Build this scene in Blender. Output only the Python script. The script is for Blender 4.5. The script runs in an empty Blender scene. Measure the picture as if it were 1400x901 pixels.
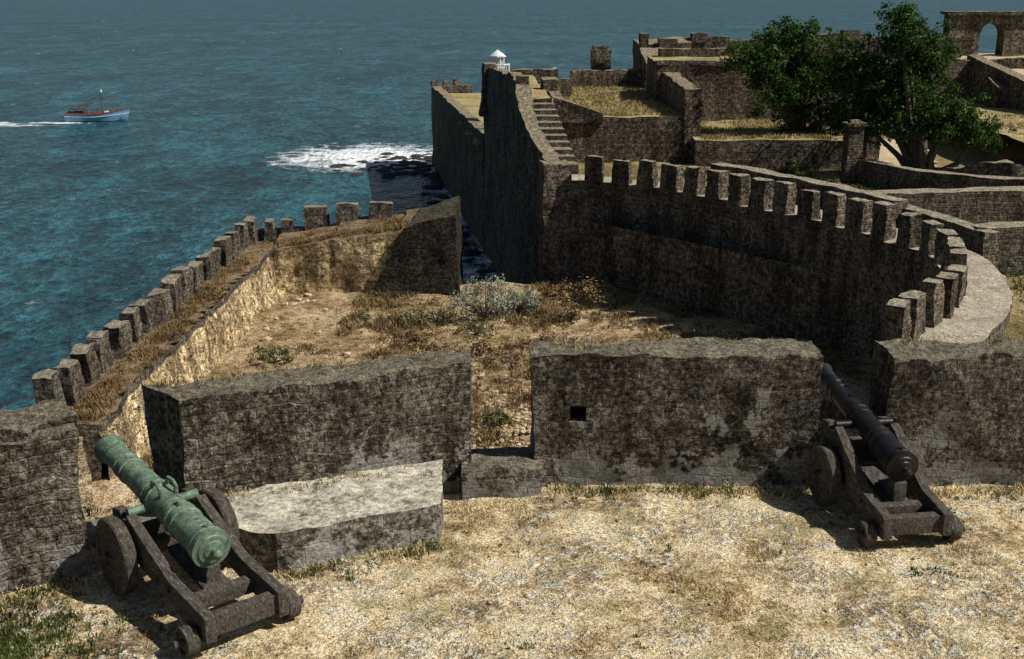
import bpy, bmesh, math, random
from mathutils import Vector, noise, Matrix
random.seed(7)
S=bpy.context.scene
COL=S.collection
# ---------------------------------------------------------------- node helpers
def newmat(name):
    m=bpy.data.materials.new(name); m.use_nodes=True
    nt=m.node_tree; nt.nodes.clear()
    out=nt.nodes.new('ShaderNodeOutputMaterial')
    return m,nt,out
def N(nt,typ,props=None,**ins):
    n=nt.nodes.new(typ)
    if props:
        for k,v in props.items(): setattr(n,k,v)
    for k,v in ins.items():
        s=n.inputs[k.replace('_',' ')]
        if isinstance(v,bpy.types.NodeSocket): nt.links.new(v,s)
        else: s.default_value=v
    return n
def M(nt,op,a,b=0.5,clamp=False):
    n=nt.nodes.new('ShaderNodeMath'); n.operation=op; n.use_clamp=clamp
    for i,v in enumerate((a,b)):
        if isinstance(v,bpy.types.NodeSocket): nt.links.new(v,n.inputs[i])
        else: n.inputs[i].default_value=v
    return n.outputs[0]
def c4(c): return (c[0],c[1],c[2],1.0)
def MIX(nt,f,a,b,blend='MIX'):
    n=nt.nodes.new('ShaderNodeMix'); n.data_type='RGBA'; n.blend_type=blend
    for i,v in ((0,f),(6,a),(7,b)):
        if isinstance(v,bpy.types.NodeSocket): nt.links.new(v,n.inputs[i])
        else: n.inputs[i].default_value = v if i==0 else c4(v)
    return n.outputs[2]
def RAMP(nt,f,stops):
    n=nt.nodes.new('ShaderNodeValToRGB'); nt.links.new(f,n.inputs[0])
    e=n.color_ramp.elements
    while len(e)<len(stops): e.new(0.5)
    for i,(p,c) in enumerate(stops):
        e[i].position=p; e[i].color=c4(c) if hasattr(c,'__len__') else (c,c,c,1)
    return n.outputs[0]
def NOISE(nt,vec,scale,detail=4,rough=0.6,dist=0.0):
    n=N(nt,'ShaderNodeTexNoise',None,Vector=vec,Scale=scale,Detail=detail,Roughness=rough,Distortion=dist)
    return n
def OBJ(nt): return nt.nodes.new('ShaderNodeTexCoord').outputs['Object']
def MAP(nt,vec,scale=(1,1,1),rot=(0,0,0),loc=(0,0,0)):
    return N(nt,'ShaderNodeMapping',None,Vector=vec,Scale=scale,Rotation=rot,Location=loc).outputs[0]
def BSDF(nt,out,col,rough=0.9,normal=None,metal=0.0,spec=0.2):
    b=nt.nodes.new('ShaderNodeBsdfPrincipled')
    for k,v in (('Base Color',col),('Roughness',rough),('Metallic',metal),('Specular IOR Level',spec)):
        if isinstance(v,bpy.types.NodeSocket): nt.links.new(v,b.inputs[k])
        else: b.inputs[k].default_value = c4(v) if hasattr(v,'__len__') else v
    if normal: nt.links.new(normal,b.inputs['Normal'])
    nt.links.new(b.outputs[0],out.inputs[0]); return b
def BUMP(nt,h,strength=0.6,dist=0.03,prev=None):
    n=N(nt,'ShaderNodeBump',None,Height=h,Strength=strength,Distance=dist)
    if prev: nt.links.new(prev,n.inputs['Normal'])
    return n.outputs[0]

def stone(name,c1,c2,mort,bw=0.45,rh=0.2,ms=0.02,stain=0.7,light=(0.42,0.40,0.34),lamt=0.12,plaster_z=None,
          top=(0.30,0.25,0.17),topamt=0.6,bump=0.9,bd=0.05,distort=0.09,grain=10.0,mvis=0.5,scratch=False,contrast=1.0):
    m,nt,out=newmat(name)
    tc=nt.nodes.new('ShaderNodeTexCoord'); uv=tc.outputs['UV']; ob=tc.outputs['Object']
    d=NOISE(nt,ob,2.6,2).outputs['Color']
    d2=N(nt,'ShaderNodeVectorMath',{'operation':'SUBTRACT'}); nt.links.new(d,d2.inputs[0]); d2.inputs[1].default_value=(.5,.5,.5)
    d3=N(nt,'ShaderNodeVectorMath',{'operation':'SCALE'}); nt.links.new(d2.outputs[0],d3.inputs[0]); d3.inputs['Scale'].default_value=distort
    d4=N(nt,'ShaderNodeVectorMath',{'operation':'ADD'}); nt.links.new(uv,d4.inputs[0]); nt.links.new(d3.outputs[0],d4.inputs[1])
    br=N(nt,'ShaderNodeTexBrick',None,Vector=d4.outputs[0],Color1=c4(c1),Color2=c4(c2),Mortar=c4(mort),Scale=1.0)
    br.inputs['Mortar Size'].default_value=ms; br.inputs['Mortar Smooth'].default_value=0.7
    br.inputs['Brick Width'].default_value=bw; br.inputs['Row Height'].default_value=rh
    br.inputs['Bias'].default_value=-0.1
    big=NOISE(nt,ob,0.5,4,0.7).outputs[0]
    vst=NOISE(nt,MAP(nt,ob,(1.6,1.6,0.22)),1.0,3,0.65).outputs[0]
    fine=NOISE(nt,ob,grain,4,0.85).outputs[0]
    med=NOISE(nt,ob,3.1,4,0.75).outputs[0]
    col=br.outputs['Color']
    col=MIX(nt,RAMP(nt,med,[(0.36,1-mvis),(0.62,0.92)]),col,c1)
    f=RAMP(nt,M(nt,'ADD',M(nt,'MULTIPLY',big,0.5),M(nt,'MULTIPLY',vst,0.5)),[(0.42,1.0),(0.56,0.0)])
    col=MIX(nt,M(nt,'MULTIPLY',f,stain),col,(c1[0]*.22,c1[1]*.20,c1[2]*.18))
    k=contrast
    col=MIX(nt,1.0,col,RAMP(nt,fine,[(0.36,max(0,1-.85*k)),(0.5,1.0),(0.62,1+1.6*k)]),'MULTIPLY')
    col=MIX(nt,1.0,col,RAMP(nt,med,[(0.34,0.6),(0.5,1.0),(0.64,1.4)]),'MULTIPLY')
    sp=RAMP(nt,NOISE(nt,ob,6.5,4,0.9).outputs[0],[(0.575,0.0),(0.64,1.0)])
    col=MIX(nt,M(nt,'MULTIPLY',sp,lamt*3.0,True),col,light)
    if scratch:
        v=N(nt,'ShaderNodeTexVoronoi',{'feature':'DISTANCE_TO_EDGE'},Vector=d4.outputs[0],Scale=7.0)
        e=M(nt,'MULTIPLY',RAMP(nt,v.outputs[0],[(0.0,1.0),(0.035,0.0)]),RAMP(nt,big,[(0.52,0.0),(0.58,0.5)]))
        col=MIX(nt,e,col,light)
    if plaster_z is not None:
        z=N(nt,'ShaderNodeSeparateXYZ'); nt.links.new(ob,z.inputs[0])
        h=M(nt,'DIVIDE',M(nt,'SUBTRACT',plaster_z,z.outputs[2]),plaster_z,True)
        pm=RAMP(nt,M(nt,'ADD',NOISE(nt,ob,1.2,4,0.7).outputs[0],M(nt,'MULTIPLY',h,0.20)),[(0.635,0.0),(0.65,1.0)])
        pc=MIX(nt,RAMP(nt,fine,[(0.38,0.0),(0.60,1.0)]),(0.20,0.19,0.165),(0.42,0.40,0.35))
        col=MIX(nt,pm,col,pc)
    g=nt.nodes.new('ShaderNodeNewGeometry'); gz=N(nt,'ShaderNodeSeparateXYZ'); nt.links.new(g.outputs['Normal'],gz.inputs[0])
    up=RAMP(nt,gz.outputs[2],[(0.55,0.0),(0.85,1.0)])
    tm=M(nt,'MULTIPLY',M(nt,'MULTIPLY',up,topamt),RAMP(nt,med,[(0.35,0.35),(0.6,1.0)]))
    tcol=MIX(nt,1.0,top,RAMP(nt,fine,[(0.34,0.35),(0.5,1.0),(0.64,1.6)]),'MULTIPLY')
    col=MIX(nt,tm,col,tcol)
    h=M(nt,'ADD',M(nt,'MULTIPLY',M(nt,'MULTIPLY',br.outputs['Fac'],M(nt,'SUBTRACT',1.0,up)),-0.4),M(nt,'MULTIPLY',fine,1.3))
    h=M(nt,'ADD',h,M(nt,'MULTIPLY',med,1.6))
    BSDF(nt,out,col,0.95,BUMP(nt,h,bump,bd),spec=0.08)
    return m

def ground(name,stops,s1=0.7,s2=6.0,bump=0.6,green=None,gamt=0.5,cobble=None,speck=None,bd=.06,con=1.0,aw=.5):
    m,nt,out=newmat(name); ob=OBJ(nt)
    a=NOISE(nt,ob,s1,5,0.7,0.3).outputs[0]; b=NOISE(nt,ob,s2,4,0.8).outputs[0]; c=NOISE(nt,ob,s2*5,3,0.85).outputs[0]
    mixf=M(nt,'ADD',M(nt,'MULTIPLY',a,aw),M(nt,'MULTIPLY',b,1-aw))
    col=RAMP(nt,mixf,stops)
    h=M(nt,'ADD',b,M(nt,'MULTIPLY',c,0.5))
    if cobble:
        dv=MIX(nt,0.08,ob,NOISE(nt,ob,3,2).outputs['Color'])
        v=N(nt,'ShaderNodeTexVoronoi',{'feature':'DISTANCE_TO_EDGE'},Vector=MAP(nt,dv,(1,1.2,1)),Scale=cobble[0])
        e=RAMP(nt,v.outputs[0],[(0.02,0.0),(0.14,1.0)])
        sc=MIX(nt,RAMP(nt,b,[(.4,0.0),(.6,1.0)]),cobble[1],cobble[2])
        pm=RAMP(nt,NOISE(nt,ob,0.6,4,0.75).outputs[0],[(0.45,0.0),(0.56,0.95)])
        k=M(nt,'MULTIPLY',M(nt,'MULTIPLY',e,pm),RAMP(nt,b,[(0.42,0.0),(0.54,1.0)]))
        col=MIX(nt,k,col,sc); h=M(nt,'ADD',h,M(nt,'MULTIPLY',k,0.5))
    if green:
        gm=RAMP(nt,M(nt,'ADD',M(nt,'MULTIPLY',NOISE(nt,MAP(nt,ob,(1,1,1),(0,0,0),(31,17,3)),s1*1.6,4,0.7).outputs[0],0.7),M(nt,'MULTIPLY',b,0.3)),[(0.53,0.0),(0.62,1.0)])
        col=MIX(nt,M(nt,'MULTIPLY',gm,gamt),col,green)
    col=MIX(nt,1.0,col,RAMP(nt,c,[(0.36,max(0,1-.65*con)),(0.5,1.0),(0.64,1+.5*con)]),'MULTIPLY')
    BSDF(nt,out,col,0.97,BUMP(nt,h,bump,bd),spec=0.05)
    return m

def simple(name,c1,c2,scale=5,rough=0.8,metal=0.0,spec=0.3,bump=0.3,stretch=(1,1,1),bd=0.02,c3=None,t3=(0.58,0.66)):
    m,nt,out=newmat(name); ob=OBJ(nt); v=MAP(nt,ob,stretch)
    a=NOISE(nt,v,scale,5,0.7).outputs[0]
    col=RAMP(nt,a,[(0.35,c1),(0.62,c2)])
    if c3:
        col=MIX(nt,RAMP(nt,NOISE(nt,v,scale*1.7,5,0.75).outputs[0],[(t3[0],0.0),(t3[1],1.0)]),col,c3)
    fine=NOISE(nt,v,scale*7,3,0.7).outputs[0]
    col=MIX(nt,1.0,col,RAMP(nt,fine,[(0.3,0.5),(0.7,1.45)]),'MULTIPLY')
    BSDF(nt,out,col,rough,BUMP(nt,M(nt,'ADD',a,fine),bump,bd),metal,spec)
    return m

def leafmat(name,cols,trans=0.3):
    m,nt,out=newmat(name)
    g=nt.nodes.new('ShaderNodeNewGeometry')
    r=g.outputs['Random Per Island']
    n=len(cols)
    col=RAMP(nt,r,[(i/(n-1),c) for i,c in enumerate(cols)])
    col=MIX(nt,1.0,col,RAMP(nt,NOISE(nt,OBJ(nt),0.8,2).outputs[0],[(0.35,0.6),(0.65,1.3)]),'MULTIPLY')
    d=N(nt,'ShaderNodeBsdfDiffuse',None,Color=col)
    if trans>0:
        t=N(nt,'ShaderNodeBsdfTranslucent',None,Color=col)
        mx=nt.nodes.new('ShaderNodeMixShader'); mx.inputs[0].default_value=trans
        nt.links.new(d.outputs[0],mx.inputs[1]); nt.links.new(t.outputs[0],mx.inputs[2]); nt.links.new(mx.outputs[0],out.inputs[0])
    else: nt.links.new(d.outputs[0],out.inputs[0])
    return m

# ---------------------------------------------------------------- materials
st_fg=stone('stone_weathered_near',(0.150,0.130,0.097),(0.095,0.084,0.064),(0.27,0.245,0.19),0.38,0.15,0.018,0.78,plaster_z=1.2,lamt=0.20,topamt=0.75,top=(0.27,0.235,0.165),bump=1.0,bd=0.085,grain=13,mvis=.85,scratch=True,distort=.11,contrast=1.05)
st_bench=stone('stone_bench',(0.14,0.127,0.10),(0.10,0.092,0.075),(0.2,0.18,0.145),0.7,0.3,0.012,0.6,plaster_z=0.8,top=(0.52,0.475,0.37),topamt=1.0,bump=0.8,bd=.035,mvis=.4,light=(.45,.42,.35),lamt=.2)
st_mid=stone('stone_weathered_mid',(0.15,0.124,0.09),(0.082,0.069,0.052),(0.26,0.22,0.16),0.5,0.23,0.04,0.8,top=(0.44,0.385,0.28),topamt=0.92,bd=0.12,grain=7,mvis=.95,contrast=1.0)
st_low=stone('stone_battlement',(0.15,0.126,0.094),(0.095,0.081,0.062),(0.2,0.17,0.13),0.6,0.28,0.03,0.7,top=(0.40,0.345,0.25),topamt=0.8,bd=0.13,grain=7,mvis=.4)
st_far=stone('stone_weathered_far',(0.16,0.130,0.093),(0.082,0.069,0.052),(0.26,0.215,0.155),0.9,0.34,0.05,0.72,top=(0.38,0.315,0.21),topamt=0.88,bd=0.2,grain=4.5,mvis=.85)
st_lime=stone('limestone_eroded',(0.78,0.60,0.34),(0.66,0.50,0.26),(0.20,0.145,0.08),0.8,0.36,0.04,0.85,light=(0.8,0.68,0.45),lamt=0.25,top=(0.3,0.22,0.13),topamt=0.5,bump=1.0,bd=0.3,grain=3.0,distort=0.45,mvis=.6,contrast=.8)
st_shadow=stone('stone_shadow_dark',(0.045,0.038,0.03),(0.033,0.029,0.023),(0.07,0.06,0.047),0.6,0.28,0.03,0.5,top=(0.13,0.11,0.07),topamt=0.6,bd=0.14,grain=6,lamt=.05)  # near-black stone, cast shadow put into the colour
g_terr=ground('terrace_ground',[(0.37,(0.16,0.11,0.06)),(0.445,(0.40,0.29,0.15)),(0.50,(0.67,0.53,0.31)),(0.57,(0.78,0.66,0.44)),(0.66,(0.72,0.65,0.49))],0.8,6.0,1.0,green=(0.19,0.19,0.065),gamt=0.5,cobble=(3.0,(0.43,0.39,0.31),(0.72,0.66,0.53)),bd=.07,con=1.2,aw=.6)
g_ditch=ground('ditch_ground',[(0.38,(0.11,0.072,0.038)),(0.46,(0.27,0.185,0.095)),(0.53,(0.46,0.34,0.195)),(0.62,(0.58,0.47,0.31))],0.22,2.2,1.0,green=(0.15,0.14,0.05),gamt=0.6,bd=.15,con=1.2)
g_inner=ground('inner_ground',[(0.38,(0.09,0.075,0.033)),(0.48,(0.21,0.16,0.07)),(0.6,(0.40,0.31,0.16))],0.2,2.0,0.9,green=(0.06,0.085,0.02),gamt=0.85,bd=.2)
g_straw=ground('straw_ground',[(0.38,(0.17,0.13,0.06)),(0.48,(0.36,0.28,0.13)),(0.62,(0.55,0.45,0.25))],0.35,2.5,0.9,green=(0.16,0.15,0.05),gamt=.5,bd=.15)
g_path=ground('path_ground',[(0.36,(0.36,0.27,0.17)),(0.6,(0.58,0.47,0.31))],0.5,3.0,0.5)
g_walk=ground('paved_walk',[(0.36,(0.22,0.185,0.13)),(0.5,(0.38,0.33,0.245)),(0.64,(0.50,0.44,0.335))],0.8,4.0,0.8,cobble=(2.6,(0.36,0.32,0.25),(0.55,0.49,0.39)))
g_rampart=ground('rampart_walk_ground',[(0.38,(0.07,0.047,0.03)),(0.48,(0.18,0.12,0.068)),(0.62,(0.34,0.26,0.16))],0.8,3.0,1.0,bd=.12,con=1.2)
m_wood=simple('old_wood',(0.045,0.038,0.031),(0.135,0.115,0.092),8,0.85,spec=0.15,bump=0.9,stretch=(3.0,0.8,2.0),bd=0.03,c3=(0.30,0.27,0.22),t3=(0.53,0.67))
m_bronze=simple('verdigris_bronze',(0.085,0.135,0.09),(0.20,0.275,0.195),5,0.62,0.2,0.35,0.45,c3=(0.05,0.06,0.04),t3=(0.52,0.66),bd=0.015)
m_iron=simple('black_iron',(0.012,0.012,0.014),(0.028,0.027,0.026),6,0.42,0.5,0.5,0.4,bd=0.012,c3=(0.055,0.045,0.037),t3=(0.6,0.72))
m_white=simple('white_paint',(0.62,0.62,0.6),(0.8,0.8,0.77),3,0.6)
m_blue=simple('blue_hull_paint',(0.12,0.29,0.43),(0.20,0.40,0.56),3,0.5)
m_red=simple('red_paint',(0.20,0.05,0.035),(0.32,0.08,0.05),4,0.6)
m_brown=simple('boat_wood',(0.06,0.035,0.02),(0.16,0.10,0.055),4,0.7)
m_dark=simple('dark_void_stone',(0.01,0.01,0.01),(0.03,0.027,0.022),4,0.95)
m_bark=simple('bark',(0.06,0.048,0.035),(0.17,0.14,0.105),6,0.95,bump=1.0,bd=0.05)
m_rock=simple('sea_rock',(0.012,0.011,0.010),(0.05,0.043,0.036),1.5,0.7,bump=1.0,bd=0.1)
m_leaf=leafmat('tree_leaves',[(0.014,0.036,0.009),(0.03,0.072,0.016),(0.06,0.115,0.026),(0.12,0.175,0.055)],0.3)
m_dry=leafmat('dry_grass_blades',[(0.30,0.20,0.09),(0.55,0.41,0.20),(0.72,0.58,0.32),(0.76,0.66,0.43)],0.0)
m_dry2=leafmat('pale_dry_grass_blades',[(0.18,0.14,0.06),(0.36,0.28,0.13),(0.52,0.42,0.22),(0.30,0.27,0.11)],0.0)
m_scrub=leafmat('dry_scrub_blades',[(0.085,0.055,0.028),(0.20,0.125,0.058),(0.34,0.23,0.115),(0.17,0.155,0.06)],0.0)
m_green=leafmat('green_weeds',[(0.045,0.07,0.016),(0.09,0.125,0.027),(0.16,0.18,0.06)],0.2)
m_olive=leafmat('olive_scrub_leaves',[(0.07,0.075,0.03),(0.14,0.14,0.055),(0.24,0.21,0.10)],0.1)
m_sage=leafmat('sage_leaves',[(0.16,0.19,0.13),(0.28,0.31,0.22),(0.45,0.47,0.38)],0.2)

# sea
m_sea,nt,out=newmat('sea_water'); ob=OBJ(nt)
w1=NOISE(nt,MAP(nt,ob,(0.22,0.16,1),(0,0,0.3)),1.0,4,0.7,0.6).outputs[0]
w2=NOISE(nt,MAP(nt,ob,(0.95,0.60,1),(0,0,0.2)),1.0,3,0.8,0.3).outputs[0]
w3=NOISE(nt,MAP(nt,ob,(0.010,0.012,1)),1.0,3,0.6).outputs[0]
wf=NOISE(nt,MAP(nt,ob,(0.07,0.022,1),(0,0,0.12)),1.0,5,0.85,0.4).outputs[0]
col=MIX(nt,RAMP(nt,w3,[(0.35,0.0),(0.65,1.0)]),(0.014,0.054,0.066),(0.020,0.071,0.088))
ww=M(nt,'ADD',M(nt,'MULTIPLY',w1,0.28),M(nt,'ADD',M(nt,'MULTIPLY',w2,0.40),M(nt,'MULTIPLY',wf,0.32)))
col=MIX(nt,1.0,col,RAMP(nt,ww,[(0.41,0.35),(0.5,1.0),(0.59,2.5)]),'MULTIPLY')
cap=NOISE(nt,MAP(nt,ob,(0.12,0.08,1)),1.0,3,0.65,0.3).outputs[0]
capm=RAMP(nt,cap,[(0.705,0.0),(0.73,1.0)])
capm=M(nt,'MULTIPLY',capm,RAMP(nt,w2,[(0.45,0.0),(0.52,1.0)]))
fn=NOISE(nt,MAP(nt,ob,(0.30,0.34,1)),1.0,5,0.82,0.6).outputs[0]
foam=capm
for (cx,cy,sx,sy,k) in ((-90,204,15,5.5,0.30),(-79,206.2,7,2.2,0.34),(-20,163,16,17,0.40),(-12,156,10,10,0.42),(-3.2,92,7,34,0.23),(-6.0,128,6,30,0.25)):
    v=N(nt,'ShaderNodeVectorMath',{'operation':'SUBTRACT'}); nt.links.new(ob,v.inputs[0]); v.inputs[1].default_value=(cx,cy,0)
    v2=N(nt,'ShaderNodeVectorMath',{'operation':'MULTIPLY'}); nt.links.new(v.outputs[0],v2.inputs[0]); v2.inputs[1].default_value=(1/sx,1/sy,0)
    L=N(nt,'ShaderNodeVectorMath',{'operation':'LENGTH'}); nt.links.new(v2.outputs[0],L.inputs[0])
    e=M(nt,'SUBTRACT',1.0,L.outputs['Value'],True)
    e=M(nt,'MULTIPLY',M(nt,'POWER',e,0.6),k)
    e=M(nt,'SUBTRACT',M(nt,'ADD',fn,e),0.64)
    foam=M(nt,'MAXIMUM',foam,M(nt,'MULTIPLY',e,6.0,True))
col=MIX(nt,foam,col,(0.75,0.77,0.78))
nb=BUMP(nt,M(nt,'ADD',w1,M(nt,'ADD',wf,M(nt,'MULTIPLY',w2,.3))),1.0,1.3)
rg=M(nt,'ADD',0.25,M(nt,'MULTIPLY',foam,0.6))
bs=BSDF(nt,out,col,rg,nb,0.0,0.2); bs.inputs['IOR'].default_value=1.33

# ---------------------------------------------------------------- mesh builder
class MB:
    def __init__(s): s.v=[];s.f=[];s.uv=[];s.m=[];s.key={}
    def vid(s,p):
        k=(round(p[0],3),round(p[1],3),round(p[2],3))
        i=s.key.get(k)
        if i is None:
            i=len(s.v); s.key[k]=i; s.v.append(Vector(p))
        return i
    def grid(s,a,b,c,d,nu,nv,u0,v0,uvmode,mi):
        a,b,c,d=map(Vector,(a,b,c,d))
        L=((b-a).length+(c-d).length)/2
        ids=[]
        for j in range(nv+1):
            t=j/nv; l=a.lerp(d,t); r=b.lerp(c,t)
            ids.append([s.vid(l.lerp(r,i/nu)) for i in range(nu+1)])
        for j in range(nv):
            for i in range(nu):
                q=[ids[j][i],ids[j][i+1],ids[j+1][i+1],ids[j+1][i]]
                if len(set(q))<4: continue
                s.f.append(q); s.m.append(mi)
                if uvmode=='side':
                    s.uv.append([(u0+L*i/nu,s.v[q[0]].z),(u0+L*(i+1)/nu,s.v[q[1]].z),(u0+L*(i+1)/nu,s.v[q[2]].z),(u0+L*i/nu,s.v[q[3]].z)])
                else:
                    s.uv.append([(s.v[k].x,s.v[k].y) for k in q])
    def hexa(s,bot,top,res=0.3,caps=(1,1),u0=0,mi=0,mitop=None,front=1,back=1,zres=None,nmax=90):
        b=[Vector(p) for p in bot]; t=[Vector(p) for p in top]
        n=lambda p,q,r=res: max(1,min(nmax,int(round((p-q).length/r))))
        nu=n(b[0],b[1]); nv=n(b[1],b[2]); nw=n(b[0],t[0],zres or res)
        if mitop is None: mitop=mi
        if front: s.grid(b[0],b[1],t[1],t[0],nu,nw,u0,0,'side',mi)
        if caps[1]: s.grid(b[1],b[2],t[2],t[1],nv,nw,u0,0,'side',mi)
        if back: s.grid(b[3],b[2],t[2],t[3],nu,nw,u0+.3,0,'side',mi)
        if caps[0]: s.grid(b[0],b[3],t[3],t[0],nv,nw,u0+.7,0,'side',mi)
        s.grid(t[0],t[1],t[2],t[3],nu,nv,u0,0,'top',mitop)
    def block(s,poly,z0,z1,res=0.3,**k):
        z1=z1 if hasattr(z1,'__len__') else [z1]*4
        s.hexa([(p[0],p[1],z0) for p in poly],[(p[0],p[1],z) for p,z in zip(poly,z1)],res,**k)
    def box(s,cx,cy,z0,z1,lx,ly,ang=0,res=0.3,taper=0.0,**k):
        ca,sa=math.cos(ang),math.sin(ang)
        def P(x,y,z): return (cx+x*ca-y*sa,cy+x*sa+y*ca,z)
        hx,hy=lx/2,ly/2; tx,ty=hx-taper,hy-taper
        s.hexa([P(-hx,-hy,z0),P(hx,-hy,z0),P(hx,hy,z0),P(-hx,hy,z0)],[P(-tx,-ty,z1),P(tx,-ty,z1),P(tx,ty,z1),P(-tx,ty,z1)],res,**k)
    def obj(s,name,mats,amp=0.02,freq=2.0,amp2=0.0,freq2=0.6,smooth=True,ang=42,seed=0,crumble=None,edge=None):
        so=Vector((seed*13.1,seed*7.7,seed*3.3))
        vs=[]
        for p in s.v:
            q=p.copy()
            if amp: q+=noise.noise_vector(p*freq+so)*amp + noise.noise_vector(p*freq*2.7+so)*amp*.5 + noise.noise_vector(p*freq*6+so)*amp*.25
            if amp2: q+=noise.noise_vector(p*freq2+so)*amp2
            if crumble and p.z>crumble[0]:
                q.z-=crumble[1]*max(0,noise.noise(Vector((p.x*2.3,p.y*2.3,seed)))+.15)+crumble[1]*.5*max(0,noise.noise(Vector((p.x*7,p.y*7,seed+3))))
            vs.append(q)
        me=bpy.data.meshes.new(name); me.from_pydata(vs,[],s.f)
        for m in (mats if isinstance(mats,(list,tuple)) else [mats]): me.materials.append(m)
        ul=me.uv_layers.new(name='UVMap')
        flat=[c for f in s.uv for uv in f for c in uv]
        ul.data.foreach_set('uv',flat)
        me.polygons.foreach_set('material_index',s.m)
        bm=bmesh.new(); bm.from_mesh(me); bmesh.ops.recalc_face_normals(bm,faces=bm.faces); bm.to_mesh(me); bm.free()
        if smooth:
            me.polygons.foreach_set('use_smooth',[True]*len(me.polygons))
            me.set_sharp_from_angle(angle=math.radians(ang))
        o=bpy.data.objects.new(name,me); COL.objects.link(o); return o

def catmull(pts,n=4):
    P=[Vector(p) for p in pts]; P=[2*P[0]-P[1]]+P+[2*P[-1]-P[-2]]; out=[]
    for i in range(1,len(P)-2):
        for k in range(n):
            t=k/n; a,b,c,d=P[i-1:i+3]
            out.append(.5*((2*b)+(c-a)*t+(2*a-5*b+4*c-d)*t*t+(3*b-a-3*c+d)*t**3))
    out.append(P[-2]); return out
def normals(pts,side):
    ns=[]
    for i in range(len(pts)):
        a=pts[max(0,i-1)]; b=pts[min(len(pts)-1,i+1)]
        d=Vector((b[0]-a[0],b[1]-a[1])).normalized(); ns.append(Vector((-d.y,d.x))*side)
    return ns
def wall_path(mb,pts,th,z0,zt,side=1,res=0.5,mi=0,mitop=None,off=0.0,caps=(1,1),zres=None,back=1):
    ns=normals(pts,side); n=len(pts)
    if not hasattr(zt,'__len__'): zt=[zt]*n
    u=0
    for i in range(n-1):
        a=Vector(pts[i][:2])+ns[i]*off; b=Vector(pts[i+1][:2])+ns[i+1]*off
        a2=Vector(pts[i][:2])+ns[i]*(off+th); b2=Vector(pts[i+1][:2])+ns[i+1]*(off+th)
        mb.hexa([(a.x,a.y,z0),(b.x,b.y,z0),(b2.x,b2.y,z0),(a2.x,a2.y,z0)],
                [(a.x,a.y,zt[i]),(b.x,b.y,zt[i+1]),(b2.x,b2.y,zt[i+1]),(a2.x,a2.y,zt[i])],res,
                caps=(caps[0] if i==0 else 0,caps[1] if i==n-2 else 0),u0=u,mi=mi,mitop=mitop,zres=zres,back=back)
        u+=(b-a).length
def merlons(mb,pts,pitch,w,th,z,h,side=1,start=0.4,off=0.02,res=0.25,mi=0,skip=()):
    segs=[];tot=0
    for i in range(len(pts)-1):
        a=Vector(pts[i][:2]);b=Vector(pts[i+1][:2]); L=(b-a).length; segs.append((tot,L,a,b)); tot+=L
    s=start;k=0
    while s<tot-0.2:
        for (t0,L,a,b) in segs:
            if t0<=s<=t0+L:
                d=(b-a).normalized(); p=a+d*(s-t0); nn=Vector((-d.y,d.x))*side; c=p+nn*(off+th/2)
                if k not in skip:
                    mb.box(c.x,c.y,z-0.15,z+h+random.uniform(-.14,.08),w*random.uniform(.85,1.08),th*random.uniform(.92,1.05),math.atan2(d.y,d.x)+random.uniform(-.05,.05),res,taper=random.uniform(0.01,.07),mi=mi)
                break
        s+=pitch*random.uniform(.98,1.02);k+=1
def inpoly(x,y,poly):
    r=False;n=len(poly)
    for i in range(n):
        x1,y1=poly[i][:2];x2,y2=poly[(i+1)%n][:2]
        if (y1>y)!=(y2>y) and x<(x2-x1)*(y-y1)/(y2-y1)+x1: r=not r
    return r
def pydata(name,v,f,mat,smooth=False,mi=None):
    me=bpy.data.meshes.new(name); me.from_pydata(v,[],f)
    for m in (mat if isinstance(mat,(list,tuple)) else [mat]): me.materials.append(m)
    if mi: me.polygons.foreach_set('material_index',mi)
    if smooth: me.polygons.foreach_set('use_smooth',[True]*len(me.polygons)); me.set_sharp_from_angle(angle=math.radians(45))
    me.update()
    o=bpy.data.objects.new(name,me); COL.objects.link(o); return o
def sheet(name,poly,z,mat,step=0.5,amp=0.03,freq=0.7,skirt=None,zf=None):
    xs=[p[0] for p in poly]; ys=[p[1] for p in poly]
    x0,x1,y0,y1=min(xs),max(xs),min(ys),max(ys)
    nx=int((x1-x0)/step)+1; ny=int((y1-y0)/step)+1
    v=[];f=[];idx={}
    def vi(i,j):
        k=(i,j)
        if k not in idx:
            x=x0+i*step;y=y0+j*step
            zz=(zf(x,y) if zf else z)+noise.noise(Vector((x*freq,y*freq,3)))*amp+noise.noise(Vector((x*freq*3.1,y*freq*3.1,9)))*amp*.4
            idx[k]=len(v); v.append((x,y,zz))
        return idx[k]
    for j in range(ny):
        for i in range(nx):
            if inpoly(x0+(i+.5)*step,y0+(j+.5)*step,poly): f.append((vi(i,j),vi(i+1,j),vi(i+1,j+1),vi(i,j+1)))
    return pydata(name,v,f,mat,True)
def prism(name,poly,z0,z1,mat):
    mb=MB(); n=len(poly)
    for i in range(n):
        a=poly[i];b=poly[(i+1)%n]; L=math.hypot(b[0]-a[0],b[1]-a[1])
        mb.grid((a[0],a[1],z0),(b[0],b[1],z0),(b[0],b[1],z1),(a[0],a[1],z1),max(1,min(40,int(L))),6,i*3.3,0,'side',0)
    return mb.obj(name,mat,0.03,1.0)
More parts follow.
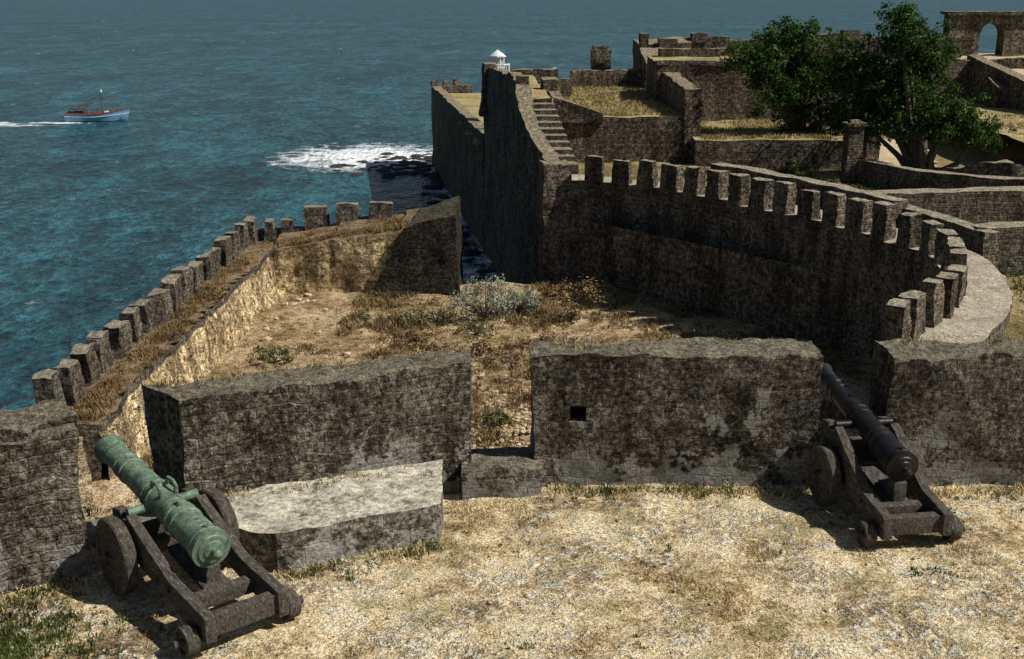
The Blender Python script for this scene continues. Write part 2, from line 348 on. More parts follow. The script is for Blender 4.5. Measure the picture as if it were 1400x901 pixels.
def blades(name,pts,mat,n=7,h=0.08,w=0.008,spread=0.05,lean=0.5):
    v=[];f=[]
    for (x,y,z,s) in pts:
        for k in range(n):
            a=random.uniform(0,6.283); r=spread*s*random.random()
            bx=x+math.cos(a)*r; by=y+math.sin(a)*r; hh=h*s*random.uniform(.5,1.2)
            a2=random.uniform(0,6.283); l=hh*lean*random.uniform(.2,1.3)
            ww=w*random.uniform(.7,1.3)*(.6+.4*s); a3=random.uniform(0,3.14); wx,wy=math.cos(a3)*ww,math.sin(a3)*ww
            i=len(v)
            mx,my=bx+math.cos(a2)*l*.4,by+math.sin(a2)*l*.4
            v+=[(bx-wx,by-wy,z-.01),(bx+wx,by+wy,z-.01),(mx+wx*.8,my+wy*.8,z+hh*.6),(mx-wx*.8,my-wy*.8,z+hh*.6),(bx+math.cos(a2)*l,by+math.sin(a2)*l,z+hh)]
            f+=[(i,i+1,i+2,i+3),(i+3,i+2,i+4)]
    return pydata(name,v,f,mat)
def leaves_mesh(centres,per,rad,size,flat=0.8):
    v=[];f=[]
    for (c,s) in centres:
        for k in range(int(per*s)):
            d=Vector((random.gauss(0,1),random.gauss(0,1),random.gauss(0,1)*flat))
            d=d.normalized()*(random.random()**0.5)*rad*s; d.z*=flat
            p=Vector(c)+d
            n=(d.normalized()+Vector((random.uniform(-.8,.8),random.uniform(-.8,.8),random.uniform(-.2,1.2)))).normalized()
            t=n.orthogonal().normalized(); t=(Matrix.Rotation(random.uniform(0,6.28),3,n)@t); b=n.cross(t)
            z=size*random.uniform(.6,1.3); i=len(v)
            v+=[p-t*z*.5,p+b*z*.3,p+t*z*.55,p-b*z*.3]; f.append((i,i+1,i+2,i+3))
    return v,f
def tube(v,f,pts,rad,seg=8):
    pts=[Vector(p) for p in pts]; base=len(v)
    for i,p in enumerate(pts):
        d=(pts[min(i+1,len(pts)-1)]-pts[max(i-1,0)]).normalized()
        a=(Vector((1,0.001,0))-d*d.x).normalized() if abs(d.x)<.9 else (Vector((0,0,1))-d*d.z).normalized()
        b=d.cross(a)
        for k in range(seg):
            t=k/seg*6.2832; v.append(tuple(p+(a*math.cos(t)+b*math.sin(t))*rad[i]))
    for i in range(len(pts)-1):
        for k in range(seg):
            k2=(k+1)%seg; f.append((base+i*seg+k,base+i*seg+k2,base+(i+1)*seg+k2,base+(i+1)*seg+k))
    f.append(tuple(base+k for k in range(seg))[::-1]); f.append(tuple(base+(len(pts)-1)*seg+k for k in range(seg)))

# ---------------------------------------------------------------- sea
SEA=-15.0
pydata('sea',[(-30000,-3000,SEA),(30000,-3000,SEA),(30000,40000,SEA),(-30000,40000,SEA)],[(0,1,2,3)],m_sea)

# ---------------------------------------------------------------- terrace foreground
terr=[(-30,-6),(-11,9.6),(-6.0,13.75),(-5.55,14.4),(-5.0,15.1),(-0.6,16.6),(0.3,16.65),(12,16.75),(30,16.9),(30,-20),(-30,-20)]
prism('terrace_retaining_wall',terr,-16,-0.06,st_fg)
sheet('terrace_ground',[(-13,3),(-11,9.6),(-5.9,13.7),(-5.4,14.4),(-4.9,15.0),(-0.6,16.5),(14,16.6),(14,3)],0,g_terr,0.10,0.05,1.3)
sheet('terrace_ground_rear',[(-30,-20),(-30,-6),(-13,7.8),(-13,3),(14,3),(14,16.6),(30,16.8),(30,-20)],-0.02,g_terr,1.0,0.0)

RN=0.07
mb=MB()
mb.block([(-10.5,10.1),(-5.25,13.2),(-5.75,13.95),(-11,10.9)],-0.3,1.93,RN)
mb.obj('parapet_wall',st_fg,0.04,1.6,0.06,0.8,seed=1,crumble=(1.88,.12))
mb=MB()
mb.block([(-6.35,12.85),(-5.3,13.4),(-5.68,14.02),(-6.75,13.4)],1.82,2.04,0.06)
mb.obj('coping_slab',st_fg,0.03,2.5,0.03,0.9,seed=2,crumble=(1.98,.1))
mb=MB()
mb.block([(-4.33,14.35),(-0.58,15.82),(-0.62,16.5),(-4.98,14.95)],-0.3,[1.90,1.98,1.98,1.90],RN)
mb.obj('parapet_wall',st_fg,0.036,1.6,0.05,0.8,seed=3,crumble=(1.86,.11))
mb=MB()
X0,X1,Y0,Y1,ZT=0.3,4.42,15.92,16.65,2.05
hx0,hx1,hz0,hz1=0.86,1.08,1.0,1.24
def bx(x0,x1,z0,z1,top=True): mb.block([(x0,Y0),(x1,Y0),(x1,Y1),(x0,Y1)],z0,z1,RN)
bx(X0,hx0,-0.3,ZT); bx(hx1,X1,-0.3,ZT); bx(hx0,hx1,-0.3,hz0); bx(hx0,hx1,hz1,ZT)
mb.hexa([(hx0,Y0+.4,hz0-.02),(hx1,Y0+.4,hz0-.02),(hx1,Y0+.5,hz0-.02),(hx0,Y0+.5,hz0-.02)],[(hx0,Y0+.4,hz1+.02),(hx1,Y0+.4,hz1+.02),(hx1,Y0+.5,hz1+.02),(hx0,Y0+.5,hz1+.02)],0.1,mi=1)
mb.obj('parapet_wall',[st_fg,m_dark],0.033,1.6,0.05,0.8,seed=4,crumble=(2.0,.12))
mb=MB()
mb.block([(5.42,15.9),(14,16.0),(14,16.9),(5.40,16.75)],-0.3,[2.02,2.12,2.12,2.02],RN+.01)
mb.obj('parapet_wall',st_fg,0.036,1.6,0.06,0.8,seed=5,crumble=(1.98,.13))
mb=MB()
mb.block([(-0.72,15.45),(0.44,15.55),(0.44,16.2),(-0.72,16.1)],-0.3,0.46,0.06)
mb.block([(-0.64,16.1),(0.36,16.2),(0.36,16.6),(-0.64,16.5)],-0.3,0.36,0.08)
mb.obj('embrasure_sill',st_fg,0.03,2.0,0.04,0.8,seed=6,crumble=(.42,.06))
mb=MB()
mb.block([(4.4,16.0),(5.45,16.0),(5.45,16.7),(4.4,16.7)],-0.3,0.25,0.09)
mb.block([(-5.3,13.75),(-4.6,14.3),(-5.05,14.95),(-5.75,14.25)],-0.3,0.2,0.09)
mb.obj('gun_embrasure_sill',st_fg,0.02,2.0,0.02,0.8,seed=6)
mb=MB()
mb.block([(-2.94,13.27),(-0.94,14.17),(-0.98,15.64),(-3.3,14.78)],-0.3,0.54,0.07)
mb.block([(-3.92,13.62),(-2.94,13.27),(-3.3,14.78),(-4.2,14.42)],-0.3,0.54,0.07)
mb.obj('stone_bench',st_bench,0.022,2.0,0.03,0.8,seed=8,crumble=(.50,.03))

# grass tufts
pts=[];gp=[]
for i in range(52000):
    y=random.uniform(8,15.9); x=random.uniform(-.5,.5)*y*1.05
    d=noise.noise(Vector((x*.9,y*.9,1)))+noise.noise(Vector((x*3,y*3,5)))*.7
    if d>random.uniform(-.05,.85): 
        pts.append((x,y,.0,random.uniform(.3,1.15)*(0.45+1.2*max(0,d))))
    d2=noise.noise(Vector((x*1.7,y*1.7,21)))
    if d2>.42 and random.random()<.12: gp.append((x,y,0,random.uniform(.4,1.0)))
def along(a,b,n,lst,s=(.6,1.6),jit=.12,z=0):
    for i in range(n):
        t=random.random(); lst.append((a[0]+(b[0]-a[0])*t+random.uniform(-jit,jit),a[1]+(b[1]-a[1])*t-abs(random.gauss(0,jit)),z,random.uniform(*s)))
along((-2.9,13.2),(-0.9,14.1),150,pts,(.8,1.8)); along((-2.9,13.2),(-0.9,14.1),50,gp,(.8,1.8))
along((-0.6,15.35),(0.4,15.45),60,pts); along((0.5,15.85),(4.3,15.85),320,pts,(.8,2.0),.16); along((0.5,15.85),(4.3,15.85),110,gp,(.6,2.0),.16)
along((5.5,15.8),(10,15.9),340,pts,(.8,2.2),.2); along((5.5,15.8),(10,15.9),90,gp,(.6,1.8),.2)
along((-9,10.8),(-5.2,13.1),160,gp,(1,2.2),.3); along((-9,10.8),(-5.2,13.1),260,pts,(1,2.2),.3)
for i in range(650):
    x=random.gauss(-5.7,.6); y=random.gauss(11.3,.5)
    if y<12.9+(x+5.25)*.58: gp.append((x,y,0,random.uniform(.8,1.7)))
blades('dry_grass',pts,m_dry,7,0.045,0.005,0.07,1.2)
blades('green_weeds',gp,m_green,9,0.055,0.007,0.07,0.8)
tp=[]
for (a,b,w,z) in (((-4.9,14.9),(-0.7,16.3),.25,1.91),((0.4,16.4),(4.3,16.5),.3,2.0),((5.5,16.5),(12,16.7),.3,2.03),((-4.1,14.3),(-1.1,15.3),.35,.52)):
    for i in range(90):
        t=random.random()
        if noise.noise(Vector((a[0]+(b[0]-a[0])*t*3,1,z)))>-.05: tp.append((a[0]+(b[0]-a[0])*t,a[1]+(b[1]-a[1])*t+random.uniform(-w,w)*.7,z,random.uniform(.5,1.3)))
blades('wall_top_grass',tp,m_dry2,8,0.08,0.006,0.08,0.8)
v=[];f=[]
def rock(v,f,c,r,sub=1,sq=.6,seed=0):
    bm=bmesh.new(); bmesh.ops.create_icosphere(bm,subdivisions=sub,radius=1); b=len(v)
    for q in bm.verts:
        p=q.co+noise.noise_vector(q.co*1.3+Vector((seed,seed*2,0)))*.45
        v.append((c[0]+p.x*r,c[1]+p.y*r,c[2]+p.z*r*sq))
    bm.faces.ensure_lookup_table()
    for q in bm.faces: f.append(tuple(b+w.index for w in q.verts))
    bm.free()
for i in range(420):
    rock(v,f,(random.uniform(-7,8),random.uniform(8.5,15.7),0.01),random.uniform(.01,.035),1,.6,i)
pydata('loose_stones',v,f,g_walk)

# ---------------------------------------------------------------- ditch and low battlement
dpoly=[(-14.3,33.5),(-14.3,61),(-3.2,61),(-3,61.2),(2,61.6),(17,60),(17,15),(-6,15)]
def dz(x,y): return -8.2+0.03*max(0,(x-2))+ (0.35*max(0,1-abs(y-60)/3) if x>-2 else 0)
sheet('ditch_ground',dpoly,-8.2,g_ditch,0.35,0.32,0.35,zf=dz)
prism('ditch_sea_wall',[(-2.9,60.9),(2.5,61.3),(2.5,58),(-2.9,58)],-16,-8.35,st_far)
lw=[(-15.0,34.5),(-15.05,40),(-14.9,47),(-14.7,55),(-14.3,62.5)]
mb=MB()
wall_path(mb,lw,2.0,-16,-6.0,side=-1,res=0.4,mi=0,mitop=2,back=0)
ns=normals(lw,-1)
for i in range(len(lw)-1):
    a=Vector(lw[i])+ns[i]*2.0; b=Vector(lw[i+1])+ns[i+1]*2.0
    mb.grid((a.x+.45,a.y,-9),(b.x+.45,b.y,-9),(b.x,b.y,-6.3),(a.x,a.y,-6.3),30,12,i*8,0,'side',1)
    mb.grid((a.x,a.y,-6.3),(b.x,b.y,-6.3),(b.x,b.y,-6.0),(a.x,a.y,-6.0),30,2,i*8,0,'side',0)
merlons(mb,lw,1.66,1.04,0.62,-6.0,1.28,side=-1,start=0.55)
mb.obj('battlement_wall',[st_low,st_lime,g_rampart],0.12,1.1,0.18,0.5,ang=60,seed=9)
mb=MB(); wall_path(mb,[(-13.6,34.6),(-10,26),(-6.5,15.5)],1.2,-16,-6.5,side=-1,res=0.5)
mb.obj('lower_return_wall',st_lime,0.10,0.9,seed=10)
mb=MB()
def q4(x0,x1,y0,y1): return [(x0,y0),(x1,y0),(x1,y1),(x0,y1)]
rx=[-12.6,-9.4,-5.85,-4.2]; rz=[-6.0,-5.4,-4.95,-4.5]
for i in range(3):
    mb.block(q4(rx[i],rx[i+1],59.5,64.2),-16,[rz[i],rz[i+1],rz[i+1]+.1,rz[i]+.3],0.35,mi=1,mitop=2)
for i,(x,w) in enumerate(((-13.4,.6),(-12.4,.7),(-10.75,1.3),(-9.0,1.3),(-7.2,1.25))):
    mb.box(x,63.7,-6.2,-4.50+.10*i if i>1 else -5.1,w,.8,0.05,0.22,taper=.05,mi=0)
mb.block(q4(-14.4,-6.0,63.4,64.3),-16,[-5.7,-5.15,-5.15,-5.7],0.4,mi=0)
mb.obj('battlement_wall',[st_low,st_lime,g_rampart],0.09,1.1,0.12,0.5,ang=60,seed=11)
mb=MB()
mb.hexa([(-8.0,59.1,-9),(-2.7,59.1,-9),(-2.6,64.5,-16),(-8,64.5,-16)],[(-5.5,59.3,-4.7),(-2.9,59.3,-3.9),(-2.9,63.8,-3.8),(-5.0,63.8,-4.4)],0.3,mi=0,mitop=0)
mb.obj('shadow_wedge',st_shadow,0.10,0.9,0.14,0.5,seed=12)  # added dark wedge, shaped as the diagonal shadow on the rear battlement

# scrub in ditch
pts=[];gp=[]
for i in range(32000):
    x=random.uniform(-12.3,14); y=random.uniform(26,60.5)
    d=noise.noise(Vector((x*.22,y*.22,4)))+noise.noise(Vector((x*.8,y*.8,8)))*.6
    if d>random.uniform(-.45,.35) and not (x<-8 and y>50) and not (x<-9.5 and y<52 and d<.3): pts.append((x,y,dz(x,y)-.02,random.uniform(.4,1.1)*(.6+max(0,d))))
    if noise.noise(Vector((x*.5,y*.5,44)))>.40 and random.random()<.15: gp.append((x,y,dz(x,y),random.uniform(.5,1.2)))
blades('dry_scrub',pts,m_scrub,8,0.34,0.02,0.30,0.8)
blades('olive_scrub',gp,m_olive,9,0.26,0.025,0.3,0.7)
pts=[]
for i in range(4500):
    y=random.uniform(34.8,62); x=random.uniform(-14.2,-13.1)
    if noise.noise(Vector((x*.9,y*.5,4)))>random.uniform(-.3,.3): pts.append((x,y,-6.03,random.uniform(.3,.9)))
for i in range(2200):
    x=random.uniform(-12.5,-5.5); y=random.uniform(60,63.3); pts.append((x,y,-6.0+(x+12.6)*.16+.03,random.uniform(.3,.9)))
blades('rampart_dry_grass',pts,m_scrub,7,.25,.018,.22,.8)
def shrub(name,c,r,h,mat,n=16,size=.12,per=60):
    cs=[]; v=[];f=[]
    for i in range(n):
        a=random.uniform(0,6.28); rr=r*math.sqrt(random.random()); z=h*random.uniform(.25,.95)*(1-.5*rr/r)
        p=(c[0]+math.cos(a)*rr,c[1]+math.sin(a)*rr,c[2]+z); cs.append((p,random.uniform(.7,1.2)))
        tube(v,f,[c,((c[0]+p[0])/2,(c[1]+p[1])/2,c[2]+z*.6),p],[.03,.02,.01],4)
    nb=len(f)
    lv,lf=leaves_mesh(cs,per,max(.22,r*.32),size); b=len(v); v+=[tuple(q) for q in lv]; f+=[tuple(b+k for k in q) for q in lf]
    return pydata(name,v,f,[m_bark,mat],mi=[0]*nb+[1]*(len(f)-nb))
shrub('sage_shrub',(-1.3,54.0,-8.2),1.5,2.7,m_sage,34,.12)
shrub('sage_shrub',(0.3,55.5,-8.2),1.0,1.7,m_sage,18,.12)
shrub('olive_shrub',(-10.2,47.5,-8.2),0.9,1.0,m_olive,14,.12)
shrub('olive_shrub',(-4.4,54,-8.2),1.2,.9,m_olive,14,.12)
shrub('olive_shrub',(-7.5,54,-8.2),.8,.6,m_olive,10,.1)
shrub('brown_shrub',(3.4,57.5,-8.1),1.6,1.3,m_scrub,18,.14)
for i in range(28):
    shrub('brown_shrub',(random.uniform(-7,9),random.uniform(40,57),-8.2),random.uniform(.5,1.3),random.uniform(.4,.9),m_scrub if i%4 else m_olive,12,.11,50)
v=[];f=[]
for i in range(420):
    x=random.uniform(-12,12); y=random.uniform(24,60); rock(v,f,(x,y,dz(x,y)),random.uniform(.05,.2)*(1.6 if x<-10 else 1),1,.6,i)
for i in range(1500):
    x=random.gauss(-.3,2.0); y=random.uniform(24,44); rock(v,f,(x,y,dz(x,y)+.02),random.uniform(.04,.13),1,.6,i)
pydata('rubble_stones',v,f,g_path)

# ---------------------------------------------------------------- curved battlement
cpts=[(7.6,17.2),(8.3,24),(9.1,28),(10.3,31.2),(12.1,33.7),(13.9,36.5),(15.3,40.5),(15.7,44),(14.3,48),(12.5,51.3),(10.4,54.9),(8.2,58),(5.8,60.3),(3.6,61.3),(1.9,61.6)]
cp=catmull([(p[0],p[1],0) for p in cpts],3)
mb=MB()
wall_path(mb,cp,2.05,-16,-2.6,side=-1,res=0.5,mi=0,mitop=1,zres=.5)
i0=next(i for i,p in enumerate(cp) if p.y>30.6)
merlons(mb,cp[i0:-3],1.52,1.02,0.62,-2.6,1.30,side=-1,start=0.3,off=-.03,res=.2)
mb.obj('curved_battlement_wall',[st_mid,g_walk],0.08,1.2,0.08,0.5,seed=13)
mb=MB()
rp=[(16.6,50.5),(15.4,53.5),(13.8,56.6),(12.0,59.8),(10.5,62)]
wall_path(mb,catmull([(p[0],p[1],0) for p in rp],3),.8,-6,-1.75,side=-1,res=.4)
mb.obj('inner_parapet_wall',st_mid,.05,.9,.06,.5,seed=14)
mb=MB(); wall_path(mb,[(18.6,45.2),(17.9,48.5),(16.9,51.5),(15.3,55.5),(13.5,60)],.7,-6,-2.1,side=-1,res=.4)
mb.obj('inner_parapet_wall',st_mid,.05,.9,.06,.5,seed=15)

# ---------------------------------------------------------------- tall sea wall
mb=MB()
tp_=[(1.9,61.6),(1.5,65),(0.85,69),(0.45,72),(0.35,74),(.35,76),(.2,80),(-.7,90),(-2.4,100.5)]
tz=[-1.75,-1.4,-.75,.15,.9,1.35,1.5,1.2,.9]
wall_path(mb,tp_,.85,-16,tz,side=-1,res=.5,zres=.6)
fp=[(-2.5,100.8),(-5.5,121),(-8,138),(-10.5,155),(-5.8,157)]
wall_path(mb,fp,1.1,-16,-4.7,side=-1,res=1.0,zres=1.0)
merlons(mb,[(-10.4,154.3),(-5.8,156.4)],1.5,.95,.8,-4.7,.7,side=1,start=.6)
mb.box(2.3,62.3,-16,-1.7,1.5,1.5,.1,.4,taper=0)
mb.box(-1.9,99.3,-3,1.3,1.5,2.2,.1,.4,taper=.25)
mb.box(.75,76.2,-3,1.75,.9,1.6,.0,.35,taper=.12)
mb.obj('sea_rampart_wall',st_far,.12,.8,.16,.3,seed=16)
mb=MB()
mb.block([(0.9,77),(2.6,77),(1.7,99),(-1.0,99)],-6,.35,.8,mi=0,mitop=1)
mb.obj('rampart_fill',[st_far,g_straw],.08,.7,.1,.4,seed=41)
sheet('rampart_grass',[(-3,101),(-9.4,153.6),(6,156),(8,118),(4,101)],-5.6,g_straw,1.0,.15,.3)
mb=MB()
for i in range(10):
    y=66.0+i*1.1; z=-2.35+i*.27; x0=2.25-.11*i
    mb.block([(x0,y),(x0+1.5,y),(x0+1.4,y+1.15),(x0-.1,y+1.15)],-6,z,.3)
mb.obj('stone_steps',st_low,.02,1.0,seed=17)

# ---------------------------------------------------------------- inner ground and fort
ipoly=[(9,17),(10.5,29),(13.5,34),(16,39),(17,44),(15,49),(11,56),(6,61.5),(3,63),(1.5,75),(0,90),(-1.5,104),(-1,118),(100,122),(100,17)]
def iz(x,y):
    z=-4.0+.3*noise.noise(Vector((x*.1,y*.1,0)))
    return z+ max(0,min(1,(x-31)/4))*max(0,min(1,(y-62)/4))*1.8 + .9*max(0,min(1,(44-y)/5))
sheet('inner_ground',ipoly,-4,g_inner,1.0,.1,.4,zf=iz)
prism('inner_foundation_wall',[(3,62),(-1.2,103),(-.5,119),(100,123),(100,18),(10,18),(18,44)],-16,-4.6,st_far)
sheet('sandy_path',[(22.6,66),(24.5,66),(27.5,76),(31,90),(26,90),(23.5,76)],-3.5,g_path,.7,.05,.4,zf=lambda x,y: iz(x,y)+.12)
def terr_block(name,poly,z0,z1,m,mt,res=.7,seed=0):
    mb=MB(); mb.block(poly,z0,z1,res,mi=0,mitop=1,zres=res); return mb.obj(name,[m,mt],.08,.7,.10,.4,seed=seed)
terr_block('grass_platform',[(2.9,78),(11.9,78),(11.6,103),(1.9,103)],-6,-.94,st_far,g_straw,seed=18)
terr_block('grass_platform',[(11.9,76),(21.4,75.6),(21.4,88),(11.9,88)],-6,-2.2,st_far,g_straw,seed=19)
def walls(name,items,m=st_far,seed=0,res=.6,amp=.11,amp2=.13):
    mb=MB()
    for it in items: mb.block(it[0],it[1],it[2],res,zres=.5)
    return mb.obj(name,m,amp,1.0,amp2,.35,seed=seed)
walls('platform_wing_wall',[([(11.4,77.9),(12.5,77.9),(11.9,96),(10.9,96)],-6,[.85,.85,1.6,1.6])],seed=20)
walls('platform_parapet',[([(2.8,77.9),(3.5,77.9),(3.2,88),(2.5,88)],-2,[-.3,-.3,.6,.6]),([(2.8,77.85),(6.0,77.85),(5.7,78.7),(2.8,78.7)],-1.2,[.4,-.6,-.6,.4]),
    ([(2.2,84),(3.4,84),(3.2,86),(2.0,86)],-3,[1.0,1.0,1.1,1.1]),([(3.0,92),(4.6,92),(4.6,93),(3,93)],-2,.45)],seed=21)
walls('platform_rear_wall',[([(0,104),(4.0,104),(4.0,105),(0,105)],-6,.55),([(5,103.2),(11.6,103.2),(11.6,104.3),(5,104.3)],-6,[.35,.55,.55,.35])],seed=22)
walls('sentry_pillar',[([(7.1,107),(8.8,107),(8.8,108.4),(7.1,108.4)],-3,2.0),([(7.25,107.15),(8.65,107.15),(8.65,108.2),(7.25,108.2)],1.9,2.3)],seed=23)
walls('keep_wall',[([(11.3,106),(15.8,106),(15.8,112),(11.3,112)],-5,[2.5,2.7,2.9,2.7]),([(11.3,105.8),(12.1,105.8),(12.1,106.8),(11.3,106.8)],2,3.5),([(13,105.8),(14.6,105.8),(14.6,107),(13,107)],2,3.0),([(11.2,100),(13.2,100),(13.2,105.7),(11.2,105.7)],-5,[1.2,1.2,2.3,2.3])],seed=24)
terr_block('bastion_wall',[(10.6,88),(19.3,88),(20,99),(11.2,99)],-6,1.95,st_far,g_straw,seed=25)
walls('bastion_wall',[([(12.0,97),(20.5,97),(20.5,98.2),(12.0,98.2)],1.5,2.55),([(10.6,87.9),(19.3,87.9),(19.3,88.7),(10.6,88.7)],1.8,[2.1,2.2,2.2,2.1])],seed=26)
walls('long_curtain_wall',[([(15.8,111),(20,111),(20,112.2),(15.8,112.2)],-5,3.0),([(20,111),(26,111),(26,112.2),(20,112.2)],-5,2.75),([(26,111),(33,111),(33,112.2),(26,112.2)],-5,3.2),([(33,111),(41.5,111),(41.5,112.2),(33,112.2)],-5,3.0),
   ([(16.5,110.8),(18,110.8),(18,112),(16.5,112)],2.5,3.35),([(30.5,110.8),(32,110.8),(32,112),(30.5,112)],2.5,3.6)],seed=27)
walls('lower_curtain_wall',[([(20,100),(46,100),(46,101.2),(20,101.2)],-5,[1.2,1.7,1.7,1.2])],seed=28)
terr_block('upper_terrace',[(20,101.3),(41,101.3),(41,111),(20,111)],-5,.9,st_far,g_inner,res=1.2,seed=29)
mb=MB()
ax0,ax1,zs=44.6,46.9,3.0
Y0,Y1=115,116.6
mb.block([(41.6,Y0),(ax0,Y0),(ax0,Y1),(41.6,Y1)],-5,4.9,.6,zres=.6)
mb.block([(ax1,Y0),(62,Y0),(62,Y1),(ax1,Y1)],-5,4.9,.6,zres=.6)
mb.block([(ax0,Y0),(ax1,Y0),(ax1,Y1),(ax0,Y1)],-5,1.15,.6)
n=10; c=(ax0+ax1)/2; r=(ax1-ax0)/2
for i in range(n):
    a0=math.pi-math.pi*i/n; a1=math.pi-math.pi*(i+1)/n
    x0,z0=c+r*math.cos(a0),zs+r*math.sin(a0); x1,z1=c+r*math.cos(a1),zs+r*math.sin(a1)
    mb.hexa([(x0,Y0,z0),(x1,Y0,z1),(x1,Y1,z1),(x0,Y1,z0)],[(x0,Y0,4.9),(x1,Y0,4.9),(x1,Y1,4.9),(x0,Y1,4.9)],.6,caps=(0,0))
    mb.grid((x0,Y0,z0),(x1,Y0,z1),(x1,Y1,z1),(x0,Y1,z0),1,2,0,0,'top',0)
mb.block([(41.3,Y0-.25),(62.3,Y0-.25),(62.3,Y1+.25),(41.3,Y1+.25)],4.88,5.2,.6)
mb.block([(41.2,Y0-.12),(ax0-.3,Y0-.12),(ax0-.3,Y0+.2),(41.2,Y0+.2)],2.6,2.85,.6)
mb.obj('arched_gatehouse',st_far,.05,.9,.03,.4,seed=30)
terr_block('gatehouse_terrace',[(41,101.3),(64,101.3),(64,120),(41,120)],-5,1.1,st_far,g_path,res=1.2,seed=31)
mb=MB()
mb.hexa([(41.5,86,-5),(56,86,-5),(56,101.2,-5),(41.5,101.2,-5)],[(41.5,86,-1.8),(56,86,-1.8),(56,101.2,1.0),(41.5,101.2,1.0)],.8,mi=0,mitop=1)
mb.hexa([(40.6,84,-5),(41.6,84,-5),(39.3,101,-5),(38.3,101,-5)],[(40.6,84,-1.0),(41.6,84,-1.0),(39.3,101,1.9),(38.3,101,1.9)],.8,mi=0,mitop=0)
mb.hexa([(38.3,94,-5),(40.2,94,-5),(40.2,96,-5),(38.3,96,-5)],[(38.3,94,-.2),(40.2,94,-.6),(40.2,96,-.2),(38.3,96,.4)],.8)
mb.obj('access_ramp',[st_far,g_path],.05,.6,.05,.4,seed=32)
walls('inner_wall',[([(18.6,46),(34,46.6),(34,47.6),(18.6,47)],-5,[-2.05,-1.9,-1.9,-2.05])],st_mid,33,.5,.07,.08)
walls('inner_wall',[([(17.2,55.6),(38,57),(38,58.3),(17.2,56.8)],-5,[-2.3,-2.0,-2.0,-2.3])],st_mid,34,.5,.07,.08)
mb=MB(); wall_path(mb,catmull([(21.2,70,0),(23.2,66,0),(26,63.2,0),(29.5,62.3,0),(34,63,0)],3),.8,-6,-2.6,side=-1,res=.5)
mb.obj('garden_wall',st_mid,.06,.8,.08,.4,seed=35)
walls('raised_bank_wall',[([(31.5,69.5),(60,70.5),(60,71.5),(31.5,70.5)],-6,[-1.7,-1.3,-1.3,-1.7])],seed=36)
sheet('raised_bank_grass',[(31.5,71),(60,71.5),(60,100),(31.5,100)],-1.9,g_straw,1,.2,.3)
def pillar(x,y,z0,z1,w,seed):
    mb=MB(); mb.box(x,y,z0,z1-.35,w,w,.1,.3); mb.box(x,y,z1-.37,z1-.15,w+.22,w+.22,.1,.3); mb.box(x,y,z1-.16,z1,w*.8,w*.8,.1,.3,taper=.1)
    mb.obj('gate_pillar',st_far,.05,1.1,.04,.4,seed=seed)
pillar(20.3,70,-5,-.3,.9,37); pillar(23.2,76,-5,-1.0,.9,38)
mb=MB()
wall_path(mb,catmull([(24.9,69.5,0),(26.0,66.8,0),(27.8,65.6,0),(29.4,65.8,0)],4),1.3,-6,[-3.1,-3.0,-2.9,-2.7,-2.5,-2.35,-2.3,-2.25,-2.2,-2.2,-2.3,-2.5,-2.9],side=1,res=.35)
mb.obj('ruined_garden_wall',st_mid,.10,.9,.12,.4,seed=39)
pts=[]
for i in range(13000):
    r=random.random()
    if r<.35: x,y,z=random.uniform(3.6,11),random.uniform(78.8,102),-.95
    elif r<.6: x,y,z=random.uniform(12.6,21),random.uniform(76.4,87.5),-2.22
    elif r<.8: x,y,z=random.uniform(32,50),random.uniform(71.5,90),-1.95
    else: 
        x,y=random.uniform(17,33),random.uniform(31,75); z=iz(x,y)-.02
    if noise.noise(Vector((x*.3,y*.3,7)))<random.uniform(-.5,.15): continue
    pts.append((x,y,z,random.uniform(.4,1.1)))
blades('platform_dry_grass',pts,m_dry2,7,.26,.025,.35,.8)
gp=[]
for i in range(6000):
    x,y=random.uniform(14,33),random.uniform(30,75)
    if noise.noise(Vector((x*.2,y*.2,3)))>-.1 and inpoly(x,y,[(16.6,30),(19,44),(13,60),(12,75),(33,75),(33,30)]): gp.append((x,y,iz(x,y)-.02,random.uniform(.5,1.4)))
blades('inner_green_weeds',gp,m_green,8,.26,.025,.3,.6)
for (x,y) in ((12.5,71),(10.5,72),(17.5,72),(24,60),(27,59),(22,52),(31,52),(33,59)):
    shrub('green_shrub',(x,y,-4),random.uniform(.7,1.3),random.uniform(.8,1.5),m_green,14,.16)

# ---------------------------------------------------------------- trees
def tree(name,base,blobs,trunk_r,nclump,per,rad,size,seed):
    random.seed(seed)
    v=[];f=[]; b=Vector(base)
    cs=[]
    tot=sum(r[1][0]*r[1][1]*r[1][2] for r in blobs)
    for (c,r) in blobs:
        c=Vector(c); n=max(8,int(nclump*(r[0]*r[1]*r[2])/tot))
        k=b.lerp(c,.45)+Vector((random.uniform(-.4,.4),random.uniform(-.4,.4),-.2))
        tube(v,f,[b-Vector((0,0,.3)),b.lerp(k,.5)+Vector((random.uniform(-.25,.25),0,0)),k,c.lerp(k,.3),c+Vector((0,0,r[2]*.4))],[trunk_r,trunk_r*.75,trunk_r*.5,trunk_r*.3,.04],8)
        for j in range(n):
            d=Vector((random.gauss(0,1),random.gauss(0,1),random.gauss(0,1))).normalized()*(random.uniform(.35,1.0))
            d*=1+.45*noise.noise(d*2+c)
            p=c+Vector((d.x*r[0],d.y*r[1],d.z*r[2])); cs.append((p,random.uniform(.6,1.25)))
            if j%4==0: tube(v,f,[c,c.lerp(p,.5)+Vector((0,0,-.15)),p],[.08,.05,.02],5)
    nb=len(f)
    lv,lf=leaves_mesh(cs,per,rad,size,.75); q=len(v); v+=[tuple(x) for x in lv]; f+=[tuple(q+k for k in x) for x in lf]
    return pydata(name,v,f,[m_bark,m_leaf],mi=[0]*nb+[1]*(len(f)-nb))
